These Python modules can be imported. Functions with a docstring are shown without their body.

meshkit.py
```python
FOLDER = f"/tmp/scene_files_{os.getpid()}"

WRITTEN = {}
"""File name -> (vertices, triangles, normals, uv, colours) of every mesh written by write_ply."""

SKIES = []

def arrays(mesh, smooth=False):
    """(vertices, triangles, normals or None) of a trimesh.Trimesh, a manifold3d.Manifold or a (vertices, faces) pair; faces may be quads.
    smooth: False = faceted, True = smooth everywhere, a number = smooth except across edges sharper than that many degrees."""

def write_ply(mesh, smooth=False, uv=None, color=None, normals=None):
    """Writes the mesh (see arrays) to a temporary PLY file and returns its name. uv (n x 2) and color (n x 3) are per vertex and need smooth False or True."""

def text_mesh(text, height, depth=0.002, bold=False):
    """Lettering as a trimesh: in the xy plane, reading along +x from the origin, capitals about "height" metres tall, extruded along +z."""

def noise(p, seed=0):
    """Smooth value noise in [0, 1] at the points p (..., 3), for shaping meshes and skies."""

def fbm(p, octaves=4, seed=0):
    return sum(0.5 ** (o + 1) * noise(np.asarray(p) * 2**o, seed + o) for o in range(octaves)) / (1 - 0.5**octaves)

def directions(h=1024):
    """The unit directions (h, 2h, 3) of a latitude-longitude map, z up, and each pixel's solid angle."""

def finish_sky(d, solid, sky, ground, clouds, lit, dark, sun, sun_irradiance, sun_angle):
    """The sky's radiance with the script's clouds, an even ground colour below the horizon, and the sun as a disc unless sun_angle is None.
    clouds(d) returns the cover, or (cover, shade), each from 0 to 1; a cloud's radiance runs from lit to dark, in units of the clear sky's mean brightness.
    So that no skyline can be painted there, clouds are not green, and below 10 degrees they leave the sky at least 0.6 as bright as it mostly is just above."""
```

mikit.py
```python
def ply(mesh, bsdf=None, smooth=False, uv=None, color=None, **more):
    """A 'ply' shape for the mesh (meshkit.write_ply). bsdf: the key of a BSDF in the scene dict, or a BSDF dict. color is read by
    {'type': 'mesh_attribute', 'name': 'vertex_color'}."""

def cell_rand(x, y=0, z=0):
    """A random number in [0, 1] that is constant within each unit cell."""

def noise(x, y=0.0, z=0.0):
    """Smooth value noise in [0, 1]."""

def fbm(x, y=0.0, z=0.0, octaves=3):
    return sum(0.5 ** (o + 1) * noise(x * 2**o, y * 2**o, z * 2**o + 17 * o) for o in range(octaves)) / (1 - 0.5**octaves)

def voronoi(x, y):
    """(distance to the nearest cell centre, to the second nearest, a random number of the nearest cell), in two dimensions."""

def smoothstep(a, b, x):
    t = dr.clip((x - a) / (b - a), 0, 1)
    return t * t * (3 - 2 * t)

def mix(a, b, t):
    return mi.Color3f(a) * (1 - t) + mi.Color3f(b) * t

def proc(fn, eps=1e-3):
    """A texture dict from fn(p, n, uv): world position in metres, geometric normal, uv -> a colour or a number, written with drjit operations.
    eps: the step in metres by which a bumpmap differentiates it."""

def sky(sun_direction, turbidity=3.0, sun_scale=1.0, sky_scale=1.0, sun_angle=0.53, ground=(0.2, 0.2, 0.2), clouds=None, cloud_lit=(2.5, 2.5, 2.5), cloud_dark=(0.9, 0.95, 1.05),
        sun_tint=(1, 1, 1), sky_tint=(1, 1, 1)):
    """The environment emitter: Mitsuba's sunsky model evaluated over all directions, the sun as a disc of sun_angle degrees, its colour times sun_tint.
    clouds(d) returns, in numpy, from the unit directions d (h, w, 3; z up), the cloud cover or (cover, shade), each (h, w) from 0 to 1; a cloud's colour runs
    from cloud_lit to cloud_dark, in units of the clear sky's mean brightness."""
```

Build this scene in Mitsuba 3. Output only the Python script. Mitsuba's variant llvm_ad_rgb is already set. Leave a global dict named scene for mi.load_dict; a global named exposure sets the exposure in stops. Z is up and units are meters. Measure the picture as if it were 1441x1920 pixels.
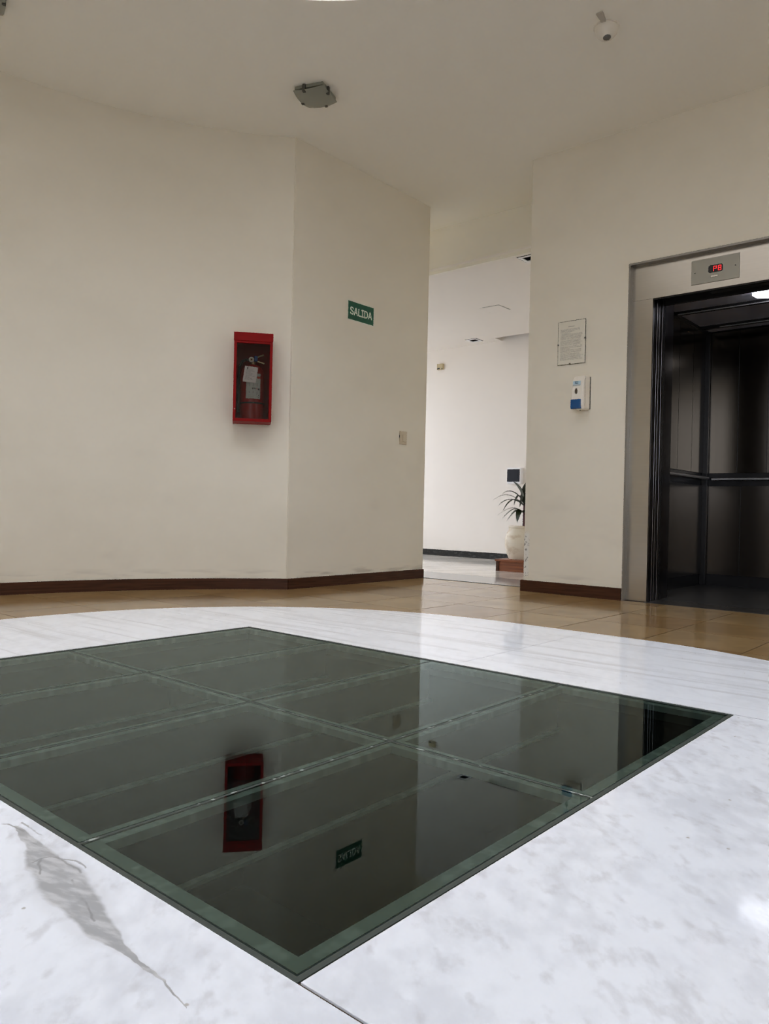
import math, random
import numpy as np, trimesh, mitsuba as mi, drjit as dr
import mikit, meshkit, manifold3d as m3
from mikit import proc, noise, fbm, voronoi, smoothstep, mix
from shapely.geometry import Polygon, Point, box as sbox, LineString
from shapely.ops import unary_union
random.seed(7); rng = np.random.default_rng(7)
T = mi.ScalarTransform4f
scene, labels = {}, {}
# ---------------------------------------------------------------- camera, sky, exposure
F, YAW, PITCH, ROLL, H = 1430.27, 0.7113, -0.0025, 0.0224, 0.60
exposure = 0.0
_fw = np.array([math.cos(YAW)*math.cos(PITCH), math.sin(YAW)*math.cos(PITCH), math.sin(PITCH)])
_r = np.cross(_fw, [0, 0, 1]); _r /= np.linalg.norm(_r); _u = np.cross(_r, _fw)
_up = _u*math.cos(ROLL) - _r*math.sin(ROLL)
scene['camera'] = {'type': 'perspective', 'fov_axis': 'x', 'fov': math.degrees(2*math.atan(720.5/F)), 'near_clip': 0.02,
                   'to_world': T().look_at(origin=[0, 0, H], target=[float(x) for x in np.array([0, 0, H])+_fw], up=[float(x) for x in _up])}
scene['sky'] = mikit.sky((-0.5, -0.3, 0.8), sun_scale=0.0, sky_scale=17.5, sun_angle=None, ground=(.5, .49, .47),
                         clouds=lambda d: np.ones(d.shape[:2])*0.9, cloud_lit=(1.60, 1.63, 1.75), cloud_dark=(1, 1, 1))
# ---------------------------------------------------------------- materials
def rgb(*c): return {'type': 'rgb', 'value': list(c)}
def pr(name, c, rough=.5, metal=0.0, spec=.5, **k):
    scene[name] = {'type': 'twosided', 'bsdf': {'type': 'principled', 'base_color': rgb(*c) if isinstance(c, tuple) else c, 'roughness': rough, 'metallic': metal, 'specular': spec, **k}}
    return name
def paint(p, n, uv):
    m = fbm(p.x*1.7+p.y*.9, p.y*1.7-p.x*.6, p.z*2.2, 4)
    c = mix((.785, .738, .63), (.75, .703, .595), smoothstep(.3, .8, m))
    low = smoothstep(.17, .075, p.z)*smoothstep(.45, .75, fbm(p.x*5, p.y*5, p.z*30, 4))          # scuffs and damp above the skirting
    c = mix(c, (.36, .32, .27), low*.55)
    st = smoothstep(.64, .80, fbm(p.x*2.1+4, p.y*2.1, p.z*3.1+9, 4))*smoothstep(1.3, .3, p.z)
    return mix(c, (.62, .575, .505), st*.4)
scene['paint'] = {'type': 'twosided', 'bsdf': {'type': 'diffuse', 'reflectance': proc(paint)}}
def paint_corner(p, n, uv):                                                                       # chipped arris of the pier
    near = smoothstep(.055, .03, dr.abs(p.y-3.03)+dr.abs(p.x-5.18))*smoothstep(.09, .14, p.z)*smoothstep(.47, .43, p.z)
    chip = smoothstep(.58, .64, fbm(p.x*70+3, p.y*70, p.z*50, 3))
    c = paint(p, n, uv)
    c = mix(c, (.78, .77, .72), near*.8)
    return mix(c, (.16, .145, .12), near*chip*.8)
scene['paint_corner'] = {'type': 'twosided', 'bsdf': {'type': 'diffuse', 'reflectance': proc(paint_corner)}}
scene['ceiling_paint'] = {'type': 'twosided', 'bsdf': {'type': 'diffuse', 'reflectance': rgb(.88, .85, .755)}}
scene['white_paint'] = {'type': 'twosided', 'bsdf': {'type': 'diffuse', 'reflectance': rgb(.86, .815, .755)}}
VEIN = np.array([(.632, 1.42), (.615, 1.32), (.598, 1.235), (.590, 1.165), (.572, 1.07), (.558, .985), (.556, .935), (.554, .884), (.551, .834), (.545, .76)])
VW = [.004, .014, .030, .036, .026, .020, .0085, .004, .0016, .0005]
CRACKS = [[(.616, 1.457), (.629, 1.443), (.631, 1.391), (.619, 1.345), (.624, 1.245)], [(.585, 1.258), (.600, 1.265), (.614, 1.262), (.624, 1.245), (.640, 1.22), (.634, 1.185)], [(.649, 1.43), (.645, 1.37), (.640, 1.31), (.624, 1.245)], [(.575, 1.215), (.60, 1.265)], [(.624, 1.245), (.622, 1.17)], [(.60, 1.16), (.585, 1.10), (.566, 1.02)]]
def marble(p, n, uv):
    wx, wy = (fbm(p.x*3, p.y*3, 5.0, 3)-.5)*.35, (fbm(p.x*3+9, p.y*3, 2.0, 3)-.5)*.35
    x, y = p.x+wx, p.y+wy
    far = dr.maximum(smoothstep(2.45, 2.49, p.x), smoothstep(3.0, 3.02, p.y))
    a_, b_ = p.x-p.y+wx*.18, p.x+p.y+wy*.18
    cl = .55*fbm(a_*5.5, b_*3.2, 1.0, 4)+.45*fbm(a_*26, b_*15, 6.0, 5)
    c = mix((.835, .88, .955), (.64, .675, .745), smoothstep(.38, .72, cl)*(.55-.25*far))
    s = fbm((p.x+.04*p.y+wx*.12)*30, (p.y-.04*p.x)*1.5, 3.0, 5)                                    # straight grain of the far slabs
    c = mix(c, (.62, .645, .70), smoothstep(.48, .80, s)*far*.62)
    v = dr.abs(fbm(x*2.2+7, y*1.1+3, 8.0, 5)-.5)
    c = mix(c, (.52, .535, .575), smoothstep(.016, .0, v)*smoothstep(.50, .68, noise(p.x*1.7, p.y*1.7, 4.0))*.45*(1-far))
    wisp = smoothstep(.52, .88, fbm(a_*31+5, b_*19, 9.0, 5))
    c = mix(c, (.55, .565, .61), wisp*(1-far)*.5)
    vd, _, vr = voronoi(p.x*11, p.y*11)
    c = mix(c, (.36, .34, .32), smoothstep(.045, .02, vd)*dr.select(vr > .90, .7, 0.0))                     # a few dark specks
    # the one big grey vein in the slab left of the glass
    q = mi.Point2f(p.x+(fbm(p.x*22, p.y*16, 1.5, 4)-.5)*.022, p.y+(fbm(p.x*22, p.y*16, 7.5, 4)-.5)*.03)
    def near(a, b):
        a, b = np.array(a), np.array(b); ab = b-a
        t = dr.clip(((q.x-a[0])*ab[0]+(q.y-a[1])*ab[1])/float(ab@ab), 0, 1)
        return t, dr.sqrt(dr.square(q.x-a[0]-t*ab[0])+dr.square(q.y-a[1]-t*ab[1]))
    d, k_ = mi.Float(9.0), mi.Float(9.0)
    for k in range(len(VEIN)-1):
        t, e_ = near(VEIN[k], VEIN[k+1]); d = dr.minimum(d, e_/(VW[k]+(VW[k+1]-VW[k])*t))
    for line in CRACKS:
        for a, b in zip(line[:-1], line[1:]): k_ = dr.minimum(k_, near(a, b)[1])
    tone = fbm((p.x+.25*p.y)*95, (p.y-.25*p.x)*30, 2.0, 5)
    c = mix(c, mix((.29, .305, .325), (.53, .545, .57), smoothstep(.32, .78, tone)), smoothstep(1.18, .80, d)*.94)
    c = mix(c, (.55, .565, .59), smoothstep(2.1, 1.0, d)*.28)
    c = mix(c, (.26, .27, .285), smoothstep(.0032, .0004, k_)*smoothstep(.3, .6, fbm(p.x*30, p.y*30, 4.0, 3))*.75)
    return c
pr('marble', proc(marble), .085, 0.0, .5)
def tile_tex(k):
    base = [(.245, .158, .070), (.222, .138, .060), (.265, .178, .084)][k]
    def f(p, n, uv):
        m = fbm(p.x*4+k*3, p.y*4, 1.0, 4)
        return mix(base, tuple(b*.78 for b in base), smoothstep(.35, .75, m)*.8)
    return f
for k in range(3): pr(f'tile_{k}', proc(tile_tex(k)), .13, 0.0, .5)
def stone2(p, n, uv):
    m = fbm(p.x*2.5+p.y*6, p.y*2.5, 1.0, 4)
    return mix((.50, .485, .45), (.37, .36, .335), smoothstep(.35, .7, m))
pr('grey_stone', proc(stone2), .09, 0.0, .6)
pr('slate_stone', (.22, .225, .225), .10, 0.0, .6)
def granite(p, n, uv): return mix((.012, .014, .015), (.05, .055, .055), smoothstep(.5, .75, fbm(p.x*40, p.y*40, p.z*40, 2)))
pr('black_granite', proc(granite), .15)
def wood(p, n, uv):
    g = fbm(p.x*6+p.y*5, p.x*3-p.y*3, p.z*90, 4)
    return mix((.062, .022, .009), (.040, .014, .006), smoothstep(.3, .7, g))
pr('wood', proc(wood), .4, 0.0, .22)
def wood2(p, n, uv):
    g = fbm(p.x*3, p.y*3, p.z*60, 4)
    return mix((.24, .075, .025), (.15, .045, .016), smoothstep(.3, .7, g))
pr('wood_panel', proc(wood2), .35)
def brushed(p, n, uv):
    g = fbm(p.y*4+p.x*3, p.z*160, 1.0, 3)
    return mix((.455, .425, .375), (.43, .40, .355), g)
pr('frame_steel', proc(brushed), .24, .95)
pr('plate_steel', (.33, .32, .275), .45, .8)
pr('flange_steel', (.27, .255, .23), .4, .8)
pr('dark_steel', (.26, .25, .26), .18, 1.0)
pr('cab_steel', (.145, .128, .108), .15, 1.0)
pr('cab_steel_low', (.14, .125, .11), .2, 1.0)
pr('cab_trim', (.028, .028, .030), .3, .6)
pr('cab_ceiling', (.55, .55, .60), .3, 0.0, .3)
pr('rail_steel', (.62, .62, .62), .25, .6)
pr('cab_floor', (.035, .036, .036), .35)
pr('sill_metal', (.16, .155, .15), .35, .9)
pr('black', (.008, .008, .008), .5)
pr('concrete_dark', (.035, .038, .037), .9)
pr('grout', (.085, .062, .045), .9)
pr('grout_grey', (.22, .21, .20), .9)
pr('pit', (.012, .013, .013), .9)
def beam_tex(p, n, uv): return mix((.30, .335, .315), (.44, .47, .455), smoothstep(.45, .8, fbm(p.x*30, p.y*30, p.z*4, 3)))
def silicone(p, n, uv): return mix((.045, .058, .052), (.30, .34, .32), smoothstep(.64, .76, fbm(p.x*60, p.y*60, 0.0, 3))*smoothstep(2.2, 1.2, p.y))
pr('silicone', proc(silicone), .6)
pr('beam', proc(beam_tex), .5)
pr('web', (.03, .033, .032), .6)
pr('edge_frame', (.045, .06, .054), .45)
scene['floor_glass'] = {'type': 'thindielectric', 'int_ior': 1.5, 'specular_reflectance': rgb(.45, .55, .56), 'specular_transmittance': rgb(.40, .48, .44)}
pr('glass_rim', (.03, .06, .05), .3)
pr('red_paint', (.215, .003, .003), .45, 0.0, .12)
pr('red_dark', (.10, .006, .006), .6)
scene['cabinet_glass'] = {'type': 'thindielectric', 'int_ior': 1.5, 'specular_reflectance': rgb(.3, .3, .3), 'specular_transmittance': rgb(.57, .55, .53)}
pr('extinguisher_red', (.26, .007, .006), .3, 0.0, .4)
pr('brass', (.50, .38, .22), .35, .9)
pr('steel', (.5, .5, .5), .3, .9)
pr('blue_plastic', (.01, .06, .22), .4)
pr('rubber', (.012, .012, .012), .5)
pr('paper', (.78, .76, .74), .8)
pr('paper_grey', (.40, .41, .40), .8)
pr('label_green', (.48, .52, .48), .6)
pr('ink', (.03, .03, .03), .7)
pr('ink_grey', (.37, .365, .33), .8)
pr('ink_red', (.45, .08, .06), .7)
pr('sign_green', (.006, .085, .045), .45)
pr('sign_white', (.66, .72, .64), .5)
pr('switch_plastic', (.52, .44, .32), .4)
pr('dispenser_white', (.80, .76, .68), .4, 0.0, .3)
pr('dispenser_blue', (.004, .07, .22), .3)
pr('smoke_window', (.06, .045, .03), .15)
pr('logo_blue', (.40, .56, .66), .6)
pr('logo_dark', (.015, .06, .11), .6)
scene['notice_glass'] = {'type': 'thindielectric', 'int_ior': 1.5, 'specular_transmittance': rgb(.97, .975, .965)}
pr('notice_paper', (.76, .725, .64), .8)
pr('glass_edge', (.05, .055, .045), .3)
pr('lamp_glass', (.235, .245, .20), .25, 0.0, .5)
pr('lamp_metal', (.05, .05, .04), .4)
pr('sensor_white', (.74, .70, .62), .4)
pr('sensor_lens', (.10, .095, .085), .4)
pr('smudge', (.42, .39, .33), .9)
pr('beige_plastic', (.50, .42, .25), .5)
pr('box_white', (.82, .83, .86), .4)
pr('box_smoke', (.02, .022, .028), .4, 0.0, .15)
def clay(p, n, uv):
    m = fbm(p.x*9, p.y*9, p.z*14, 4)
    c = mix((.74, .68, .56), (.56, .46, .33), smoothstep(.42, .72, m))
    return mix(c, (.22, .14, .08), smoothstep(.70, .76, fbm(p.x*24, p.y*24, p.z*9, 3))*.7)
pr('clay', proc(clay), .6)
pr('soil', (.03, .02, .014), .95)
pr('leaf', (.012, .020, .010), .4)
pr('leaf_green', (.022, .036, .014), .4)
pr('stem', (.075, .018, .022), .5)
# ---------------------------------------------------------------- helpers
def numbered(k):
    if k not in scene and k not in labels: return k
    i = 1
    while f'{k}_{i:03d}' in scene or f'{k}_{i:03d}' in labels: i += 1
    return f'{k}_{i:03d}'
def put(name, mesh, mat, parent=None, smooth=False, label=None, cat=None, group=None, kind=None, **more):
    key = numbered((parent+'__' if parent else '')+name)
    if isinstance(mesh, list): mesh = trimesh.util.concatenate(mesh)
    scene[key] = mikit.ply(mesh, mat, smooth=smooth, **more)
    tag(key, label, cat, group, kind); return key
def tag(key, label=None, cat=None, group=None, kind=None):
    d = {k: v for k, v in (('label', label), ('category', cat), ('group', group), ('kind', kind)) if v}
    if d: labels[key] = d
    return key
def thing(name, label, cat, group=None): return tag(numbered(name), label, cat, group)
def bx(x0, x1, y0, y1, z0, z1):
    b = trimesh.creation.box((abs(x1-x0), abs(y1-y0), abs(z1-z0))); b.apply_translation(((x0+x1)/2, (y0+y1)/2, (z0+z1)/2)); return b
def rbox(x0, x1, y0, y1, z0, z1, r=.004, n=8):
    xs, ys, zs = sorted((x0, x1)), sorted((y0, y1)), sorted((z0, z1))
    r = min(r, .49*(xs[1]-xs[0]), .49*(ys[1]-ys[0]), .49*(zs[1]-zs[0]))
    s = m3.Manifold.sphere(r, n)
    return tm(m3.Manifold.batch_hull([s.translate((x, y, z)) for x in (xs[0]+r, xs[1]-r) for y in (ys[0]+r, ys[1]-r) for z in (zs[0]+r, zs[1]-r)]))
def tm(m):
    k = m.to_mesh(); return trimesh.Trimesh(k.vert_properties[:, :3], k.tri_verts, process=False)
def ext(poly, z0, z1):
    gs = [g for g in getattr(poly, 'geoms', [poly]) if g.geom_type == 'Polygon' and g.area > 1e-6]
    out = []
    for g in gs:
        m = trimesh.creation.extrude_polygon(g, z1-z0, engine='earcut'); m.apply_translation((0, 0, z0)); out.append(m)
    return trimesh.util.concatenate(out)
def lathe(prof, n=32, at=(0, 0, 0)):
    m = trimesh.creation.revolve(np.array(prof), sections=n); m.apply_translation(at); return m
def cyl(p0, p1, r, n=20):
    return trimesh.creation.cylinder(r, segment=(np.array(p0, float), np.array(p1, float)), sections=n)
def tube(pts, r, n=10):
    return trimesh.util.concatenate([cyl(a, b, r, n) for a, b in zip(pts[:-1], pts[1:])]+[trimesh.creation.icosphere(1, r).apply_translation(p) for p in pts[1:-1]])
def frame3(o, ex, ey, ez):
    M = np.eye(4); M[:3, 0], M[:3, 1], M[:3, 2], M[:3, 3] = ex, ey, ez, o; return M
def on(mesh, M): m = mesh.copy(); m.apply_transform(M); return m
def wallM(axis, plane, c, z):
    """Local frame of a wall picture: x to the viewer's right, y up, z out of the wall."""
    if axis == 'y': return frame3((c, plane, z), (1, 0, 0), (0, 0, 1), (0, -1, 0))
    return frame3((plane, c, z), (0, -1, 0), (0, 0, 1), (-1, 0, 0))
def text(t, h, M, x0, y0, z0, width=None, depth=.0012, bold=False):
    m = meshkit.text_mesh(t, h, depth, bold); b = m.bounds
    m.apply_translation((-b[0][0], 0, 0))
    if width: m.apply_scale((width/(b[1][0]-b[0][0]), 1, 1))
    m.apply_translation((x0, y0, z0)); return on(m, M)
def arc(c, r, a0, a1, n=64):
    a = np.radians(np.linspace(a0, a1, n)); return np.stack([c[0]+r*np.cos(a), c[1]+r*np.sin(a)], 1)
# ---------------------------------------------------------------- measured plan
CC, CR = (1.63, 1.93), 3.15            # centre and radius of the curved wall
X0, X1, Y0, Y1 = .6661, 2.4686, .7034, 3.0106   # glass floor
XA, B = 1.5296, (2.4326, 1.8496, 1.2812)
XR, YP, YW, XB = 5.179, 3.03, 4.207, 5.42
HC, HL = 3.328, 2.80
A_END = math.degrees(math.asin((YW-CC[1])/CR))       # where the curved wall meets the straight one
XW, YS = -3.2, -3.2                    # walls behind the camera
DY0, DY1, DZ = 2.08, 1.23, 2.114       # lift opening
FY0, FY1, FZ = 2.237, 1.073, 2.372     # its steel surround
# ---------------------------------------------------------------- setting: walls
ring = np.vstack([arc(CC, CR, A_END, 139, 72), arc(CC, CR+.2, 139, A_END, 72)])
put('wall_left', ext(Polygon(ring), -.05, HC), 'paint', kind='structure', label='curved beige plaster wall with the red extinguisher cabinet', smooth=20)
put('wall_back', bx(3.795, XB, YW, YW+.2, -.05, HC), 'paint', kind='structure', label='straight beige plaster wall with the green SALIDA sign')
pe = CC[0]+CR*math.cos(math.radians(139))
put('wall_side', bx(XW, pe+.03, CC[1]+CR*math.sin(math.radians(139))-.05, 4.3, -.05, HC), 'paint', kind='structure')
put('wall_front', [bx(XW-.2, 3.5, YS-.2, YS, -.05, HC), bx(4.9, XR+.3, YS-.2, YS, -.05, HC), bx(3.5, 4.9, YS-.2, YS, -.05, .95), bx(3.5, 4.9, YS-.2, YS, 3.25, HC)], 'paint', kind='structure')
put('window_2', [bx(a, a+.06, YS-.14, YS-.06, .95, 3.25) for a in np.linspace(3.5, 4.84, 3)]+[bx(3.5, 4.9, YS-.14, YS-.06, a, a+.06) for a in (.95, 3.19)], 'flange_steel', kind='structure')
put('wall_west', [bx(XW-.2, XW, YS, 4.3, -.05, .95), bx(XW-.2, XW, YS, 4.3, 3.25, HC), bx(XW-.2, XW, YS, -2.9, .95, 3.25), bx(XW-.2, XW, 1.9, 4.3, .95, 3.25)], 'paint', kind='structure')
put('window_1', [bx(XW-.14, XW-.06, a, a+.06, .95, 3.25) for a in np.linspace(-2.9, 1.84, 4)]+[bx(XW-.14, XW-.06, -2.9, 1.9, a, a+.06) for a in (.95, 3.19)], 'flange_steel', kind='structure')
pier = [bx(XR, 8.6, FY0+.125, YP, -.05, HC), bx(XR, XR+.24, FY0, FY0+.125, -.05, HC), bx(XR, XR+.24, FY1, FY0, FZ, HC),
        bx(XR, 7.3, FY1-.1, FY0+.125, 2.42, HC), bx(XR, XR+.24, YS, FY1, -.05, HC)]
put('wall_right', pier, 'paint_corner', kind='structure', label='beige plaster wall around the lift')
put('wall_far', [bx(8.35, 8.55, 2.9, 7.6, -.05, 3.2)], 'white_paint', kind='structure', label='white wall of the bright lobby beyond the opening')
put('wall_far_side', [bx(XB-1.6, 8.55, 7.4, 7.6, -.05, .45), bx(XB-1.6, 8.55, 7.4, 7.6, 2.7, 3.3)], 'white_paint', kind='structure')
put('wall_lobby_left', bx(XB-1.8, XB-1.6, YW+.2, 7.6, -.05, 3.3), 'white_paint', kind='structure')
# ceilings
hole = Polygon(np.vstack([arc((1.63, 1.93), 1.610, 0, 90, 40), arc((.93, 1.93), 1.610, 90, 180, 40), arc((.93, 1.1), 1.610, 180, 270, 40), arc((1.63, 1.1), 1.610, 270, 360, 40)]))
hall = sbox(XW-.2, YS-.2, XR+.3, 5.4)
put('ceiling', ext(unary_union([hall, sbox(XR, 2.4, 5.95, 5.4)]).difference(hole), HC, HC+.25), 'ceiling_paint', kind='structure', label='beige plaster ceiling with a round opening', smooth=20)
put('wall_shaft', ext(hole.buffer(.05).difference(hole), HC+.25, 5.6), 'white_paint', kind='structure', smooth=20)
notch = sbox(8.17, 4.2, 8.36, 5.27)
hatch = sbox(6.88, 4.40, 7.11, 4.65)
lights2 = [(5.77, 3.385), (8.12, 5.55)]
dl = [sbox(x-.055, y-.055, x+.055, y+.055) for x, y in lights2]
put('ceiling_001', ext(sbox(5.66, 2.8, 8.5, 7.4).difference(unary_union(dl+[notch, hatch])), HL, HL+.06), 'white_paint', kind='structure', label='lower white ceiling of the lobby')
put('ceiling_002', ext(sbox(3.6, 2.8, 8.6, 7.6).difference(sbox(0, 0, 5.95, 5.4)), 3.2, 3.35), 'white_paint', kind='structure')
put('trim_1', on(ext(Polygon([(5.64, HL), (5.67, HL), (6.05, HC), (5.90, HC)]), 2.9, 7.4), frame3((0, 0, 0), (1, 0, 0), (0, 0, 1), (0, 1, 0))), 'ceiling_paint', kind='structure', label='dropped beige header above the opening')
# skirting
put('baseboard_left', ext(Polygon(np.vstack([arc(CC, CR-.016, A_END, 139, 72), arc(CC, CR, 139, A_END, 72)])), 0, .078), 'wood', kind='structure', smooth=20)
put('baseboard_back', ext(Polygon([(3.80, YW-.016), (XB-.0, YW-.016), (XB, YW), (3.80, YW)]), 0, .078), 'wood', kind='structure')
put('baseboard_right', [bx(XR-.018, XR, FY0+.004, YP+.018, 0, .085), bx(XR-.018, XR+.2, YP, YP+.018, 0, .085)], 'wood', kind='structure')
put('baseboard_far', bx(8.335, 8.35, 2.9, 7.4, 0, .080), 'black_granite', kind='structure')
# ---------------------------------------------------------------- setting: floors
marble_out = Polygon(np.vstack([arc((1.845, 2.22), 1.78, 0, 90, 48), arc((1.25, 2.22), 1.78, 90, 180, 48), arc((1.25, 1.5), 1.78, 180, 270, 48), arc((1.845, 1.5), 1.78, 270, 360, 48)]))
opening = sbox(X0, Y0, X1, Y1)
floor_poly = sbox(XW, YS, XB, 5.3)
put('floor', ext(floor_poly.difference(opening.buffer(.0)), -.06, -.0035), 'grout', kind='structure', label='hall floor of tan tiles around a white marble field')
TX, TY, TS, TW = 3.62, 3.33, .465, .467
wallclip = Polygon(np.vstack([arc(CC, CR+.02, A_END, 139, 72), [(XW, 4.0), (XW, YS), (XR+.02, YS), (XR+.02, YP), (XB-.008, YP), (XB-.008, YW+.02)]]))
lift_clip = sbox(XR-.001, FY1, XR+.3, FY0)
n = 0
for i in range(-15, 5):
    for j in range(-15, 5):
        t = sbox(TX+i*TS+.0025, TY+j*TW+.0025, TX+(i+1)*TS-.0025, TY+(j+1)*TW-.0025)
        t = t.intersection(wallclip).difference(marble_out.buffer(.001)).difference(lift_clip)
        if t.area < .002: continue
        put('tile', ext(t, -.0034, float(rng.uniform(-.0004, 0))), f'tile_{rng.integers(3)}', 'floor'); n += 1
ins = marble_out
slabs = [sbox(X1, 1.74, 9, 9), sbox(X1, -9, 9, 1.74), sbox(X0, Y1, X1, 9), sbox(X0, -9, X1, Y0), sbox(-9, 1.55, X0, 9), sbox(-9, -9, X0, 1.55)]
slabs = [sbox(X1, 1.74, 9, 9), sbox(X1, -9, 9, 1.74), sbox(X0, Y1, X1, 9), sbox(X0, -9, X1, Y0), sbox(-9, -9, X0, 9)]
for k, s in enumerate(slabs):
    s = s.intersection(ins)
    s = s.buffer(-.0012 if k != 3 else -.004, join_style=2)
    put('marble_slab', ext(s, -.0034, 0.0), 'marble', 'floor')
# lobby floor
put('floor_001', [bx(XB-1.6, 8.4, YP-.1, 7.6, -.06, -.012)], 'grout_grey', kind='structure', label='polished grey stone floor of the lobby')
put('border_strip', bx(XB+.02, 6.03, YP, 7.4, -.012, -.0005), 'slate_stone', 'floor_001')
for i in range(4):
    for j in range(7):
        put('stone_tile', bx(6.032+i*.58, 6.032+(i+1)*.58-.0015, 3.0+j*.67, 3.0+(j+1)*.67-.0015, -.012, -.0008*rng.random()), 'grey_stone', 'floor_001')
put('trim_2', bx(XB-.008, XB+.02, YP, YW+.1, -.02, .002), 'edge_frame', kind='structure', label='dark metal threshold strip')
# ---------------------------------------------------------------- glass floor
g = thing('glass_floor', 'dark glass floor panel of eight panes set in white marble', 'glass floor')
xs, ys = [X0+.010, XA, X1-.010], [Y1-.010, *B, Y0+.010]
for i in range(2):
    for j in range(4):
        gap = .0045
        a0, a1, b0, b1 = xs[i]+gap, xs[i+1]-gap, ys[j+1]+gap, ys[j]-gap
        k = put('pane', trimesh.Trimesh([(a0, b0, -.003), (a1, b0, -.003), (a1, b1, -.003), (a0, b1, -.003)], [(0, 1, 2), (0, 2, 3)]), 'floor_glass', g)
        put('rim', [bx(a0, a0+.0012, b0, b1, -.0056, -.0031), bx(a1-.0012, a1, b0, b1, -.0056, -.0031), bx(a0, a1, b0, b0+.0012, -.0056, -.0031), bx(a0, a1, b1-.0012, b1, -.0056, -.0031)], 'glass_rim', k)
for a in ((X0, X0+.010, Y0, Y1), (X1-.010, X1, Y0, Y1), (X0+.010, X1-.010, Y0, Y0+.010), (X0+.010, X1-.010, Y1-.010, Y1)):
    put('edge_strip', bx(*a, -.06, -.0012), 'edge_frame', g)
LED = .046
for a in ((X0+.01, X0+LED, Y0+.01, Y1-.01), (X1-LED, X1-.01, Y0+.01, Y1-.01), (X0+LED, X1-LED, Y0+.01, Y0+LED), (X0+LED, X1-LED, Y1-LED, Y1-.01)):
    put('ledge', bx(*a, -.024, -.0059), 'beam', g)
for b in B:
    k = put('beam', [bx(X0+LED, XA-.004, b-.027, b+.027, -.024, -.0059), bx(XA+.004, X1-LED, b-.027, b+.027, -.024, -.0059), ], 'beam', g)
    put('web', bx(X0+.03, X1-.03, b-.003, b+.003, -.15, -.024), 'web', k)
    put('flange', bx(X0+.03, X1-.03, b-.022, b+.022, -.158, -.150), 'beam', k)
    for x0, x1 in ((X0+.011, XA-.005), (XA+.005, X1-.011)):
        put('joint', bx(x0, x1, b-.0042, b+.0042, -.0058, -.0036), 'silicone', g)
put('cross_bar', [bx(XA-.026, XA+.026, Y0+LED, Y1-LED, -.0245, -.0057)], 'beam', g)
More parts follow.
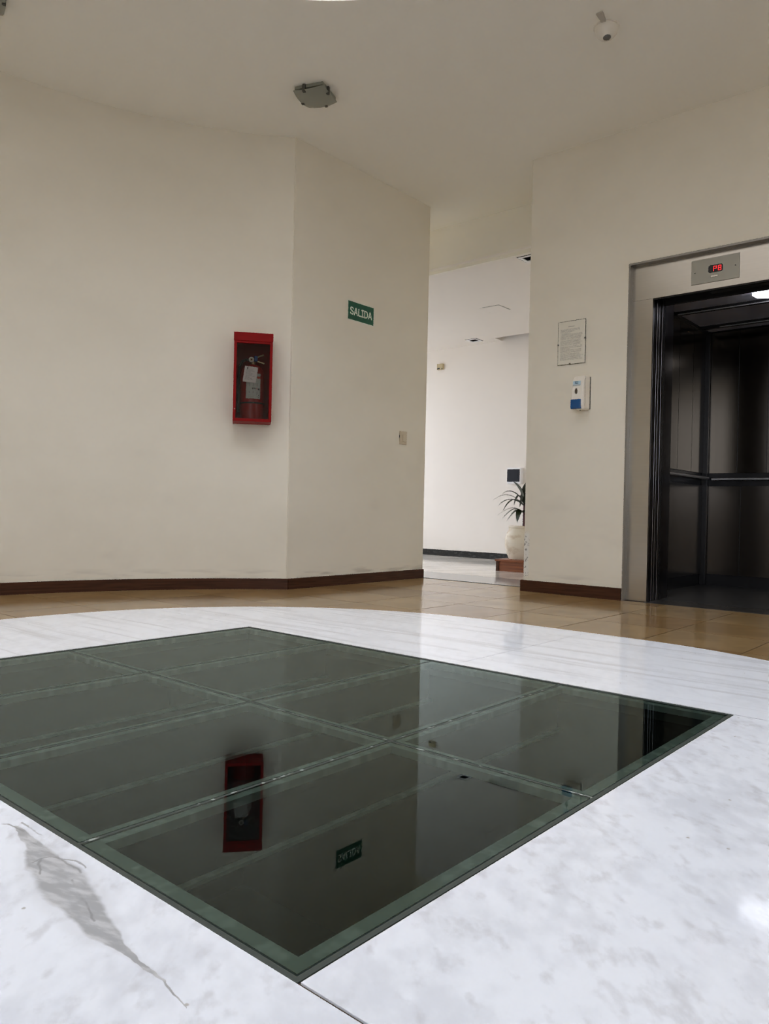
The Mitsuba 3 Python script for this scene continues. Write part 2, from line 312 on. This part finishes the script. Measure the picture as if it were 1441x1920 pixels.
put('joint', bx(XA-.0042, XA+.0042, Y0+.011, Y1-.011, -.0058, -.0036), 'silicone', g)
put('wall_pit', [bx(X0-.1, X0+.002, Y0-.1, Y1+.1, -1.3, -.06), bx(X1-.002, X1+.1, Y0-.1, Y1+.1, -1.3, -.06), bx(X0, X1, Y0-.1, Y0+.002, -1.3, -.06), bx(X0, X1, Y1-.002, Y1+.1, -1.3, -.06),
                 bx(X0-.1, X1+.1, Y0-.1, Y1+.1, -1.4, -1.3)], 'pit', kind='structure')
# ---------------------------------------------------------------- fire extinguisher in its cabinet
TH = math.radians(51.55)
ez = np.array([-math.cos(TH), -math.sin(TH), 0]); ex = np.array([math.sin(TH), -math.cos(TH), 0])   # out of the wall; to the viewer's right
base = np.array([CC[0]+(CR-.004)*math.cos(TH), CC[1]+(CR-.004)*math.sin(TH), 1.205])
MC = frame3(base, ex, (0, 0, 1), ez)          # x right, y up, z out
W2, HH, D = .1345, .622, .195
cab = thing('extinguisher_cabinet', 'red metal fire extinguisher cabinet with a glass front on the curved wall', 'cabinet')
def L(m): return on(m, MC)
put('body', [L(bx(-W2, W2, 0, HH, .000, .003)), L(bx(-W2, -W2+.002, 0, HH, 0, D-.012)), L(bx(W2-.002, W2, 0, HH, 0, D-.012)), L(bx(-W2, W2, 0, .002, 0, D-.012)), L(bx(-W2, W2, HH-.002, HH, 0, D-.012))], 'red_paint', cab)
fr = .019
put('front_frame', [L(rbox(-W2, -W2+fr, 0, HH-.03, D-.012, D, .002)), L(rbox(W2-fr, W2, 0, HH-.03, D-.012, D, .002)), L(rbox(-W2+fr-.002, W2-fr+.002, 0, .021, D-.012, D, .002)), L(rbox(-W2+fr-.002, W2-fr+.002, HH-.07, HH-.028, D-.012, D, .002))], 'red_paint', cab)
put('top_cover', [L(rbox(-W2-.003, W2+.003, HH-.055, HH+.004, D, D+.005, .002)), L(rbox(-W2-.003, W2+.003, HH, HH+.005, .01, D+.005, .002))], 'red_paint', cab, label='folded red top cover')
put('glass_pane', L(bx(-W2+fr, W2-fr, .021, HH-.07, D-.0075, D-.0072)), 'cabinet_glass', cab)
put('catch', L(cyl((-W2+.012, .085, D), (-W2+.012, .085, D+.003), .004)), 'plate_steel', cab)
MC = MC @ frame3((0, .028, 0), (1, 0, 0), (0, 1, 0), (0, 0, 1))
e = thing('fire_extinguisher', 'red fire extinguisher with a white tag inside the wall cabinet', 'fire extinguisher')
ER, EX, EZ = .084, .000, .090
def E_(m): return on(m, MC @ frame3((EX, .012, EZ), (1, 0, 0), (0, 0, -1), (0, 1, 0)))      # lathe z axis -> cabinet y
put('body', E_(lathe([(0, -.026), (ER-.006, -.026), (ER, -.018), (ER, .305), (ER*.93, .335), (ER*.72, .36), (ER*.4, .374), (.02, .38), (0, .38)], 36)), 'extinguisher_red', e, smooth=40)
put('band', E_(lathe([(ER+.001, .092), (ER+.0025, .092), (ER+.0025, .102), (ER+.001, .102)], 36)), 'rubber', e, label='black strap')
put('valve', E_(lathe([(0, .378), (.017, .378), (.017, .40), (.013, .405), (.013, .43), (0, .43)], 20)), 'brass', e, smooth=40)
gz = EZ+.02
ga = put('gauge', L(cyl((EX-.012, .423, EZ+.01), (EX-.012, .423, EZ+.034), .018, 24)), 'steel', e, label='round pressure gauge')
put('dial', L(cyl((EX-.012, .423, EZ+.034), (EX-.012, .423, EZ+.0352), .013, 24)), 'beige_plastic', ga)
put('dial_centre', L(cyl((EX-.012, .423, EZ+.0352), (EX-.012, .423, EZ+.036), .006, 16)), 'red_dark', ga)
put('seal', L(rbox(EX+.008, EX+.032, .412, .452, EZ+.005, EZ+.03, .005)), 'blue_plastic', e, label='blue safety seal')
put('handle', L(tube([(EX+.005, .435, EZ), (EX+.04, .452, EZ), (EX+.075, .465, EZ+.005)], .0055)), 'brass', e)
put('handle', L(tube([(EX+.005, .425, EZ), (EX+.045, .413, EZ), (EX+.08, .402, EZ+.005)], .0055)), 'brass', e)
put('hose', L(tube([(EX-.018, .42, EZ), (EX-.045, .425, EZ+.005), (EX-.075, .41, EZ+.02), (EX-.095, .37, EZ+.02), (EX-.1, .3, EZ+.02), (EX-.1, .2, EZ+.02), (EX-.1, .1, EZ+.02), (EX-.098, .045, EZ+.02)], .009)), 'rubber', e, smooth=40, label='black rubber hose')
def wrap(u0, u1, v0, v1, dr_=.0012, n=14):
    a = np.linspace(u0, u1, n)/ER; r = ER+dr_; vv, ff = [], []
    for q in a:
        for v in (v0, v1): vv.append((EX+r*math.sin(q), v+.012, EZ+r*math.cos(q)))
    for i in range(n-1): k = 2*i; ff += [(k, k+2, k+3), (k, k+3, k+1)]
    return L(trimesh.Trimesh(vv, ff, process=False))
lb = put('label', wrap(-.048, .058, .125, .305), 'label_green', e, label='pale printed label')
for a in ((-.048, .058, .213, .236, 'paper_grey'), (-.048, .058, .165, .178, 'paper_grey'), (.030, .058, .270, .285, 'ink_red'), (-.004, .003, .193, .203, 'ink'), (.007, .013, .193, .203, 'ink'), (.018, .022, .193, .203, 'ink'), (.027, .032, .193, .203, 'ink_red'),
          (.038, .050, .188, .2, 'ink'), (.028, .034, .158, .162, 'ink'), (.043, .046, .148, .158, 'ink'), (.03, .034, .137, .141, 'ink'), (.04, .044, .135, .141, 'ink'), (-.03, .015, .148, .1495, 'ink_grey'), (-.03, .015, .142, .1435, 'ink_grey'), (-.03, .012, .136, .1375, 'ink_grey')):
    put('print', wrap(*a[:4], .0018, 5), a[4], lb)
tg = MC @ frame3((EX-.010, .362, EZ+ER+.006), (math.cos(.09), -math.sin(.09), 0), (math.sin(.09)+.05, math.cos(.09), 0), (0, 0, 1))
t_ = put('tag', on(bx(-.046, .046, -.112, 0, 0, .0006), tg), 'paper', e, label='white paper inspection tag')
for i in range(9):
    w = rng.uniform(.03, .068); put('print', on(bx(-.034, -.034+w, -.022-i*.0085, -.024-i*.0085, .0006, .0008), tg), 'paper_grey', t_)
put('punch', on(bx(-.028, -.023, -.022, -.004, .0006, .0009), tg), 'ink', t_)
put('tie', L(tube([(EX-.03, .362, EZ+ER+.008), (EX-.012, .40, EZ+.03)], .0012, 6)), 'ink', t_)
# ---------------------------------------------------------------- exit sign, switch
M = wallM('y', YW, 4.532, 2.188)
s = thing('exit_sign', 'green exit sign reading SALIDA on the straight wall', 'sign')
put('plate', on(rbox(-.156, .156, -.077, .077, .001, .004, .001), M), 'sign_white', s, label='pale border')
put('face', on(bx(-.151, .151, -.072, .072, .004, .0046), M), 'sign_green', s)
put('lettering', text('SALIDA', .058, M, -.130, -.030, .0046, .262, .001, True), 'sign_white', s, label='white letters SALIDA')
M = wallM('y', YW, 5.10, 1.228)
s = thing('light_switch', 'beige light switch low on the straight wall near its right edge', 'light switch')
put('plate', on(rbox(-.047, .047, -.057, .057, 0, .010, .003), M), 'switch_plastic', s, smooth=30)
put('rocker', on(rbox(-.012, .030, -.035, .028, .010, .017, .003), M), 'switch_plastic', s, smooth=30)
put('side_notch', on(bx(-.0485, -.047, .002, .020, .001, .009), M), 'ink', s)
# ---------------------------------------------------------------- notice, dispenser
M = wallM('x', XR, 2.665, 1.874)
s = thing('framed_notice', 'clip framed notice of printed text beside the lift', 'notice')
put('backing', on(bx(-.111, .111, -.162, .162, .004, .007), M), 'glass_edge', s)
put('sheet', on(bx(-.108, .108, -.159, .159, .007, .0076), M), 'notice_paper', s)
put('glass', on(bx(-.111, .111, -.162, .162, .0095, .0098), M), 'notice_glass', s)
ln = [bx(-.030, .022, .117, .122, .0076, .0079)]; y = .100
for i in range(26):
    if i in (3, 9, 14, 20): y -= .003
    ln.append(bx(-.092, -.092+(rng.uniform(.15, .185) if rng.random() > .25 else rng.uniform(.05, .12)), y-.0022, y+.0006, .0076, .0079)); y -= .0085
put('print', on(trimesh.util.concatenate(ln), M), 'ink_grey', s, kind='stuff', label='grey lines of text too small to read')
for x, y in ((-.108, -.01), (.108, .02), (-.01, -.158)):
    put('clip', on(rbox(x-.006, x+.006, y-.006, y+.006, .002, .013, .002), M), 'lamp_metal', s)
s = thing('soap_dispenser', 'white wall dispenser with a blue push bar below the notice', 'dispenser')
M = wallM('x', XR, 2.558, 1.36)
Wd, Hd, Dd = .050, .252, .112
def hullpts(pts, r=.008):
    sp = m3.Manifold.sphere(r, 16); return tm(m3.Manifold.batch_hull([sp.translate(p) for p in pts]))
bodyp = [(sx*(Wd-.014), y, z) for sx in (-1, 1) for (y, z) in ((.015, .015), (.011, .09), (.03, Dd-.014), (.14, Dd-.012), (.205, Dd-.022), (Hd-.020, .070), (Hd-.014, .015))]
put('body', on(hullpts(bodyp, .013), M), 'dispenser_white', s, smooth=35)
put('side_seam', on(bx(Wd-.0018, Wd-.0004, .02, .235, .0855, .087), M), 'sensor_lens', s)
put('back_plate', on(bx(-Wd+.004, Wd+.001, .008, Hd-.008, 0, .004), M), 'sensor_lens', s)
put('push_bar', on(rbox(-.048, .030, .003, .072, Dd-.025, Dd+.010, .006), M), 'dispenser_blue', s, smooth=30, label='blue push bar')
put('window', on(lathe([(0, 0), (.0105, 0), (.0105, .003), (0, .003)], 28), M @ frame3((-.008, .130, Dd-.001), (1, 0, 0), (0, 1, 0), (0, 0, 1)) @ np.diag([1, 2.0, 1, 1])), 'smoke_window', s, label='dark oval level window')
ML = M @ frame3((0, .165, Dd-.0008), (1, 0, 0), (0, math.cos(.16), -math.sin(.16)), (0, math.sin(.16), math.cos(.16)))
lg = put('logo', on(bx(-.036, .022, .004, .040, -.006, .0006), ML), 'logo_blue', s, label='pale blue logo')
put('lettering', text('MIX', .020, ML, -.021, .018, .0003, .026, .0012, True), 'logo_dark', lg)
put('band', on(bx(-.036, .020, .004, .013, .0005, .001), ML), 'paper_grey', lg)
put('spout', on(cyl((.005, .004, .07), (.005, -.006, .07), .004), M), 'sensor_lens', s)
# ---------------------------------------------------------------- lift
e = thing('elevator', 'open elevator with brushed steel surround and dark cab', 'elevator')
RE = .045                                                     # the panels lie this deep in the surround
XP = XR+RE
put('surround', [bx(XR-.006, XP, FY0-.012, FY0, 0, FZ), bx(XR-.006, XP, FY1, FY1+.012, 0, FZ), bx(XR-.006, XP, FY1, FY0, FZ-.014, FZ)], 'flange_steel', e)
for a, b in ((DY0, FY0-.012), (FY1+.012, DY1)):
    put('jamb_panel', bx(XP, XP+.02, a, b, 0, DZ), 'frame_steel', e)
put('header_panel', bx(XP, XP+.02, FY1+.012, FY0-.012, DZ+.0015, FZ-.014), 'frame_steel', e)
M = wallM('x', XP, 1.667, 2.24)
ip = put('indicator_plate', on(rbox(-.153, .153, -.082, .080, .0005, .005, .001), M), 'plate_steel', e, label='brushed indicator plate')
ch = Polygon([(-.034, -.02), (.042, -.02), (.050, -.012), (.050, .022), (.042, .030), (-.034, .030), (-.042, .022), (-.042, -.012)])
put('display', on(ext(ch, .005, .0056), M), 'black', ip, label='black floor display')
def seg(x, segs, w=.021, h=.034, t=.0042, y0=-.012):
    S = {'a': (x, x+w, y0+h-t, y0+h), 'd': (x, x+w, y0, y0+t), 'g': (x, x+w, y0+h/2-t/2, y0+h/2+t/2), 'f': (x, x+t, y0+h/2, y0+h), 'e': (x, x+t, y0, y0+h/2), 'b': (x+w-t, x+w, y0+h/2, y0+h), 'c': (x+w-t, x+w, y0, y0+h/2)}
    return [bx(*S[q], .0056, .0062) for q in segs]
put('digits', on(trimesh.util.concatenate(seg(-.010, 'abgfe')+seg(.020, 'abcdefg')), M), 'black', ip, label='red digits PB', emitter={'type': 'area', 'radiance': rgb(2.0, .03, .04)})
for x, y in ((-.128, -.005), (.128, .003)): put('screw', on(cyl((x, y, .005), (x, y, .0062), .0045, 14), M), 'glass_edge', ip)
put('badge', on(rbox(-.030, .022, -.052, -.036, .005, .0065, .001), M), 'flange_steel', ip)
put('badge', on(rbox(-.025, .018, -.049, -.039, .0065, .0072, .001), M), 'sensor_white', ip)
# landing and cab door leaves, slid away behind the left jamb
for k, (x0, x1, dy) in enumerate(((XP+.022, XP+.066, 0), (XP+.078, XP+.112, .004), (XP+.124, XP+.156, .002), (XP+.168, XP+.198, .006), (XP+.21, XP+.41, -.004))):
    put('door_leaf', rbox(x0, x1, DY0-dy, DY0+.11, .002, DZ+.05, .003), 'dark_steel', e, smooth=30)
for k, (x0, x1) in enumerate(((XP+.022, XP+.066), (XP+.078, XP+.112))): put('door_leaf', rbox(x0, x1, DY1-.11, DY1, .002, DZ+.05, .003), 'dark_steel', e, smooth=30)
put('leaf_track', [bx(XP+.02, XP+.21, FY1, FY0+.1, DZ+.05, DZ+.3), bx(XP+.02, XP+.032, DY1, DY0, DZ-.004, DZ+.05), bx(XP+.012, XP+.23, DY0+.11, DY0+.16, 0, DZ+.1), bx(XP+.012, XP+.23, DY1-.16, DY1-.11, 0, DZ+.1)], 'black', e)
put('cab_header', [bx(XP+.21, XP+.24, 1.0, DY0+.2, DZ-.0, DZ+.12), bx(XP+.06, XP+.12, 1.25, 1.72, DZ+.0, DZ+.05)], 'cab_trim', e)
put('sill', [bx(XR, XP+.10, DY1-.05, DY0, -.012, .001), bx(XP+.105, XP+.19, DY1-.05, DY0, -.012, .001), bx(XP+.10, XP+.105, DY1-.05, DY0, -.012, -.008), bx(XP+.19, XP+.21, DY1-.05, DY0, -.012, .001)], 'sill_metal', e)
CX0, CX1, CY0, CY1, CZ = XP+.21, 7.0, 2.296, 1.014, 2.245
put('cab_shell', [bx(CX1, CX1+.03, CY1-.03, CY0+.03, 0, CZ+.03), bx(CX0, CX1+.03, CY0, CY0+.03, 0, CZ+.03), bx(CX0, CX1+.03, CY1-.03, CY1, 0, CZ+.03), bx(CX0, CX1+.03, CY1, CY0, CZ, CZ+.03),
                  bx(CX0, CX0+.03, DY0+.0, CY0, 0, CZ), bx(CX0, CX0+.03, CY1, DY1, 0, CZ)], 'cab_trim', e)
put('cab_floor', bx(CX0, CX1, CY1, CY0, -.012, .001), 'cab_floor', e)
xsn = [5.66, 6.0, 6.327, 6.655, 6.95]
def cwall(a, b, z0, z1): return bx(a+.003, b-.003, CY0-.012, CY0, z0, z1)
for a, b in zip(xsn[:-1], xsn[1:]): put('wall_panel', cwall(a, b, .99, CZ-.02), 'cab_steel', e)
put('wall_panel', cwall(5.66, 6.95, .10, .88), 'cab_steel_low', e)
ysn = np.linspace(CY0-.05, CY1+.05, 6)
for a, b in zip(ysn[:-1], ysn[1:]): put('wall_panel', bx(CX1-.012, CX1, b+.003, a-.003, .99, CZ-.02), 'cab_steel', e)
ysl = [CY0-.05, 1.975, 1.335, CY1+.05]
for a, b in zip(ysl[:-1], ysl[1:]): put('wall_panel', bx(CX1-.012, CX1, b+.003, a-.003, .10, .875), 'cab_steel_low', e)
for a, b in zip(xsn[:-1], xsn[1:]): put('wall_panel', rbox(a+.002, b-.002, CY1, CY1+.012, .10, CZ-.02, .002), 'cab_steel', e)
for y0, y1 in ((CY0-.05, CY0), (CY1, CY1+.05)): put('corner_post', rbox(6.95, CX1, y0, y1, 0, CZ, .004), 'cab_trim', e)
put('handrail', tube([(5.7, CY0-.05, .945), (6.9, CY0-.05, .945), (6.95, CY0-.06, .945)], .012), 'rail_steel', e)
put('handrail', tube([(CX1-.05, CY0-.09, .935), (CX1-.05, CY1+.09, .935)], .010), 'rail_steel', e)
for x in (5.95, 6.7): put('rail_bracket', cyl((x, CY0-.05, .945), (x, CY0-.0, .945), .006), 'cab_trim', e)
for y in (2.1, 1.2): put('rail_bracket', cyl((CX1-.05, y, .935), (CX1, y, .935), .006), 'cab_trim', e)
put('ceiling_panel', [bx(CX0+.02, CX1-.03, CY1+.03, CY0-.03, CZ-.008, CZ-.001)], 'cab_ceiling', e)
for x in (6.13, 6.72): put('ceiling_bar', [bx(x, x+.035, CY1+.02, CY0-.02, CZ-.035, CZ-.008)], 'cab_trim', e)
put('ceiling_bar', [bx(CX0+.02, CX1-.03, CY0-.04, CY0-.012, CZ-.03, CZ-.008)], 'cab_trim', e)
put('bar_edge', [bx(6.125, 6.13, CY1+.02, CY0-.06, CZ-.036, CZ-.028), bx(6.715, 6.72, CY1+.02, CY0-.2, CZ-.036, CZ-.028)], 'rail_steel', e)
put('lamp', on(lathe([(.12, 0), (.12, .025), (.105, .045), (.06, .056), (0, .058)], 32), frame3((5.90, 1.41, CZ-.009), (.75, 0, 0), (0, -1.75, 0), (0, 0, -1))), 'dispenser_white', e, label='lit round cab lamp', emitter={'type': 'area', 'radiance': rgb(4.2, 4.4, 4.9)})
# ---------------------------------------------------------------- ceiling lamps and sensor
def square_lamp(cx, cy, rot, label, gp):
    s = thing('ceiling_lamp', label, 'ceiling lamp', gp)
    M = frame3((cx, cy, HC), (math.cos(rot), math.sin(rot), 0), (math.sin(rot), -math.cos(rot), 0), (0, 0, -1))
    hs, n = .114, 12
    vv, ff = [], []
    for z0 in (0, .005):
        for i in range(n+1):
            for j in range(n+1):
                a, b = -1+2*i/n, -1+2*j/n
                vv.append((a*hs*(1-.06*b*b), b*hs*(1-.06*a*a), .050-.020*(a*a*.6+b*b*.6)+z0))
    N = (n+1)**2
    for i in range(n):
        for j in range(n):
            k = i*(n+1)+j; q = (k, k+n+1, k+n+2, k+1)
            ff += [(q[0], q[1], q[2]), (q[0], q[2], q[3]), (N+q[0], N+q[2], N+q[1]), (N+q[0], N+q[3], N+q[2])]
    ed = [i*(n+1) for i in range(n+1)], [i*(n+1)+n for i in range(n+1)], list(range(n+1)), [n*(n+1)+j for j in range(n+1)]
    for E in ed:
        for p, q in zip(E[:-1], E[1:]): ff += [(p, q, N+q), (p, N+q, N+p)]
    put('glass_shade', on(trimesh.Trimesh(vv, ff, process=False), M), 'lamp_glass', s, smooth=40)
    put('base', on(trimesh.util.concatenate([bx(-.10, .10, -.10, .10, 0, .02)]), M), 'lamp_glass', s)
    for x, y in ((-.105, -.03), (.105, .03), (.03, -.105), (-.03, .105)): put('clip', on(rbox(x-.010, x+.010, y-.010, y+.010, .0, .05, .003), M), 'lamp_metal', s)
    return s
square_lamp(3.455, 3.655, math.radians(20), 'square frosted glass lamp on the ceiling above the SALIDA wall', 'square ceiling lamps')
s = square_lamp(1.655, 4.355, math.radians(70), 'second square ceiling lamp, cut off at the top left corner of the photo', 'square ceiling lamps')
s = thing('motion_sensor', 'round white sensor on the ceiling above the lift wall', 'sensor')
C = (4.005, 1.895, HC)
put('body', on(lathe([(.030, -.001), (.063, 0), (.065, .02), (.058, .04), (.042, .058), (.026, .066), (.0, .067)], 32), frame3(C, (1, 0, 0), (0, -1, 0), (0, 0, -1))), 'sensor_white', s, smooth=60)
put('lens', on(lathe([(.023, 0), (.020, .010), (.010, .015), (0, .016)], 24), frame3((C[0]-.008, C[1]-.008, HC-.061), (1, 0, 0), (0, -1, 0), (0, 0, -1))), 'sensor_lens', s, smooth=60, label='grey lens')
put('base_ring', on(lathe([(.0, 0), (.070, 0), (.070, .008), (.0, .008)], 32), frame3(C, (1, 0, 0), (0, -1, 0), (0, 0, -1))), 'sensor_white', s)
put('cable_stub', on(hullpts([(-.15, .012, .004), (-.14, -.02, .004), (-.06, .01, .006), (-.06, -.01, .006)], .004), frame3(C, (.98, .2, 0), (.2, -.98, 0), (0, 0, -1))), 'smudge', s)
# ---------------------------------------------------------------- lobby things
for k, (x, y) in enumerate(lights2):
    s = thing('downlight', ['square recessed downlight in the lobby ceiling beside the pier', 'square recessed downlight in the lobby ceiling near the far white wall'][k], 'downlight', 'recessed lobby downlights')
    put('frame', [bx(x-.075, x-.05, y-.075, y+.075, HL-.006, HL), bx(x+.05, x+.075, y-.075, y+.075, HL-.006, HL), bx(x-.05, x+.05, y-.075, y-.05, HL-.006, HL), bx(x-.05, x+.05, y+.05, y+.075, HL-.006, HL)], 'box_white', s)
    put('gap', [bx(x-.084, x-.075, y-.084, y+.084, HL-.002, HL+.001), bx(x+.075, x+.084, y-.084, y+.084, HL-.002, HL+.001), bx(x-.075, x+.075, y-.084, y-.075, HL-.002, HL+.001), bx(x-.075, x+.075, y+.075, y+.084, HL-.002, HL+.001)], 'ink', s)
    put('housing', [bx(x-.055, x-.05, y-.055, y+.055, HL, HL+.1), bx(x+.05, x+.055, y-.055, y+.055, HL, HL+.1), bx(x-.05, x+.05, y-.055, y-.05, HL, HL+.1), bx(x-.05, x+.05, y+.05, y+.055, HL, HL+.1), bx(x-.055, x+.055, y-.055, y+.055, HL+.1, HL+.105)], 'black', s)
    put('bulb', on(lathe([(0, 0), (.03, 0), (.035, .03), (0, .03)], 16), frame3((x, y, HL+.07), (1, 0, 0), (0, 1, 0), (0, 0, 1))), 'lamp_metal', s)
s = thing('ceiling_hatch', 'square white access hatch in the lobby ceiling', 'hatch')
put('door', bx(6.884, 7.106, 4.404, 4.646, HL-.001, HL+.02), 'white_paint', s)
put('frame_gap', bx(6.870, 6.884, 4.40, 4.60, HL-.003, HL+.02), 'ink_grey', s); put('frame_gap', bx(6.88, 7.11, 4.392, 4.404, HL-.003, HL+.02), 'ink_grey', s)
s = thing('junction_box', 'small beige box high on the far white wall', 'box')
put('body', rbox(8.315, 8.35, 6.185, 6.285, 2.525, 2.605, .006), 'beige_plastic', s)
put('socket', bx(8.313, 8.315, 6.235, 6.275, 2.53, 2.548), 'ink', s); put('socket', bx(8.313, 8.315, 6.19, 6.203, 2.528, 2.54), 'ink', s)
s = thing('breaker_box', 'white electrical panel with a smoked door on the far wall', 'electrical panel')
put('body', rbox(8.28, 8.35, 4.915, 5.115, .965, 1.165, .008), 'box_white', s)
put('door', rbox(8.270, 8.28, 4.932, 5.108, .99, 1.147, .004), 'box_smoke', s, label='dark smoked door')
put('latch', rbox(8.267, 8.270, 4.955, 5.08, 1.03, 1.10, .002), 'box_smoke', s)
s = thing('wooden_plinth', 'low brown wooden plinth under the potted plant', 'plinth')
put('top', rbox(6.72, 7.28, 3.35, 4.275, .100, .122, .004), 'wood_panel', s)
put('front_panel', bx(6.745, 6.765, 3.36, 4.235, 0, .100), 'wood_panel', s)
put('side_panel', bx(6.735, 7.27, 4.235, 4.268, 0, .100), 'wood', s)
put('back_panel', bx(7.25, 7.27, 3.36, 4.235, 0, .100), 'wood_panel', s)
s = thing('potted_plant', 'dark strap leaved plant in a pale clay urn on the plinth', 'potted plant')
PX, PY, PZ = 6.96, 4.125, .122
put('pot', lathe([(0, 0), (.108, 0), (.112, .006), (.128, .04), (.148, .10), (.156, .16), (.152, .215), (.135, .27), (.118, .305), (.113, .318), (.120, .324), (.122, .338), (.116, .345), (.104, .343), (.100, .32), (.100, .29), (0, .29)], 48, (PX, PY, PZ)), 'clay', s, smooth=40, label='pale weathered clay urn')
put('soil', lathe([(0, 0), (.0995, 0), (.0995, .012), (.04, .022), (0, .024)], 24, (PX, PY, PZ+.289)), 'soil', s)
SX, SY = PX+.01, PY-.04
put('stem', lathe([(0, 0), (.017, 0), (.015, .15), (.013, .32), (.006, .40), (0, .40)], 14, (SX, SY, PZ+.29)), 'stem', s, smooth=40, label='purple red stem')
def leaf(z0, az, pts, w, fold=.25, mat='leaf'):
    """A folded strap leaf along a curve of (distance out, height) points, in the vertical plane of azimuth az."""
    P = np.array([(0, z0), *pts]); t = np.linspace(0, 1, 13); tt = np.linspace(0, 1, len(P))
    from scipy.interpolate import CubicSpline
    c = CubicSpline(tt, P)(t); d = np.array([math.cos(az), math.sin(az)]); sd = np.array([-d[1], d[0]])
    vv, ff = [], []
    for k, (q, h_) in enumerate(c):
        ww = w*(math.sin(math.pi*min(1, .12+t[k]*.88))**.8+.06)*.5
        if k == len(c)-1: ww = .0008
        for sgn in (-1, 0, 1):
            o = np.array([SX, SY])+d*q+sd*ww*sgn; vv.append((o[0], o[1], h_+abs(sgn)*ww*fold))
    for k in range(12):
        for m in (0, 1): a = 3*k+m; ff += [(a, a+3, a+4), (a, a+4, a+1)]
    put('leaf', trimesh.Trimesh(vv, ff, process=False), mat, s, smooth=True)
AZ = math.atan2(.757, -.653)                    # towards the left of the picture
leaf(.70, AZ, [(.045, .82), (.12, .925)], .13, .5, 'leaf_green')
leaf(.70, AZ-2.2, [(.02, .80), (.06, .94)], .10, .5)
leaf(.70, AZ+.1, [(.08, .79), (.17, .825), (.25, .775)], .052)
leaf(.67, AZ-.15, [(.10, .76), (.21, .785), (.33, .725)], .046)
leaf(.67, AZ+.25, [(.08, .72), (.18, .735), (.30, .665)], .062)
leaf(.60, AZ-.2, [(.06, .635), (.14, .648), (.285, .565)], .050)
leaf(.60, AZ+.3, [(.06, .63), (.13, .635), (.26, .53)], .048)
leaf(.60, AZ+.05, [(.06, .62), (.11, .60), (.19, .505)], .085, .4, 'leaf_green')
leaf(.60, AZ+.7, [(.05, .62), (.09, .59), (.11, .50)], .085, .4, 'leaf_green')
for k in range(11):
    az = AZ+1.2+k*.42; z0 = .62+.1*rng.random(); Lh = rng.uniform(.22, .34)
    leaf(z0, az, [(Lh*.3, z0+rng.uniform(.06, .12)), (Lh*.65, z0+rng.uniform(.05, .13)), (Lh, z0+rng.uniform(-.06, .03))], rng.uniform(.03, .05))
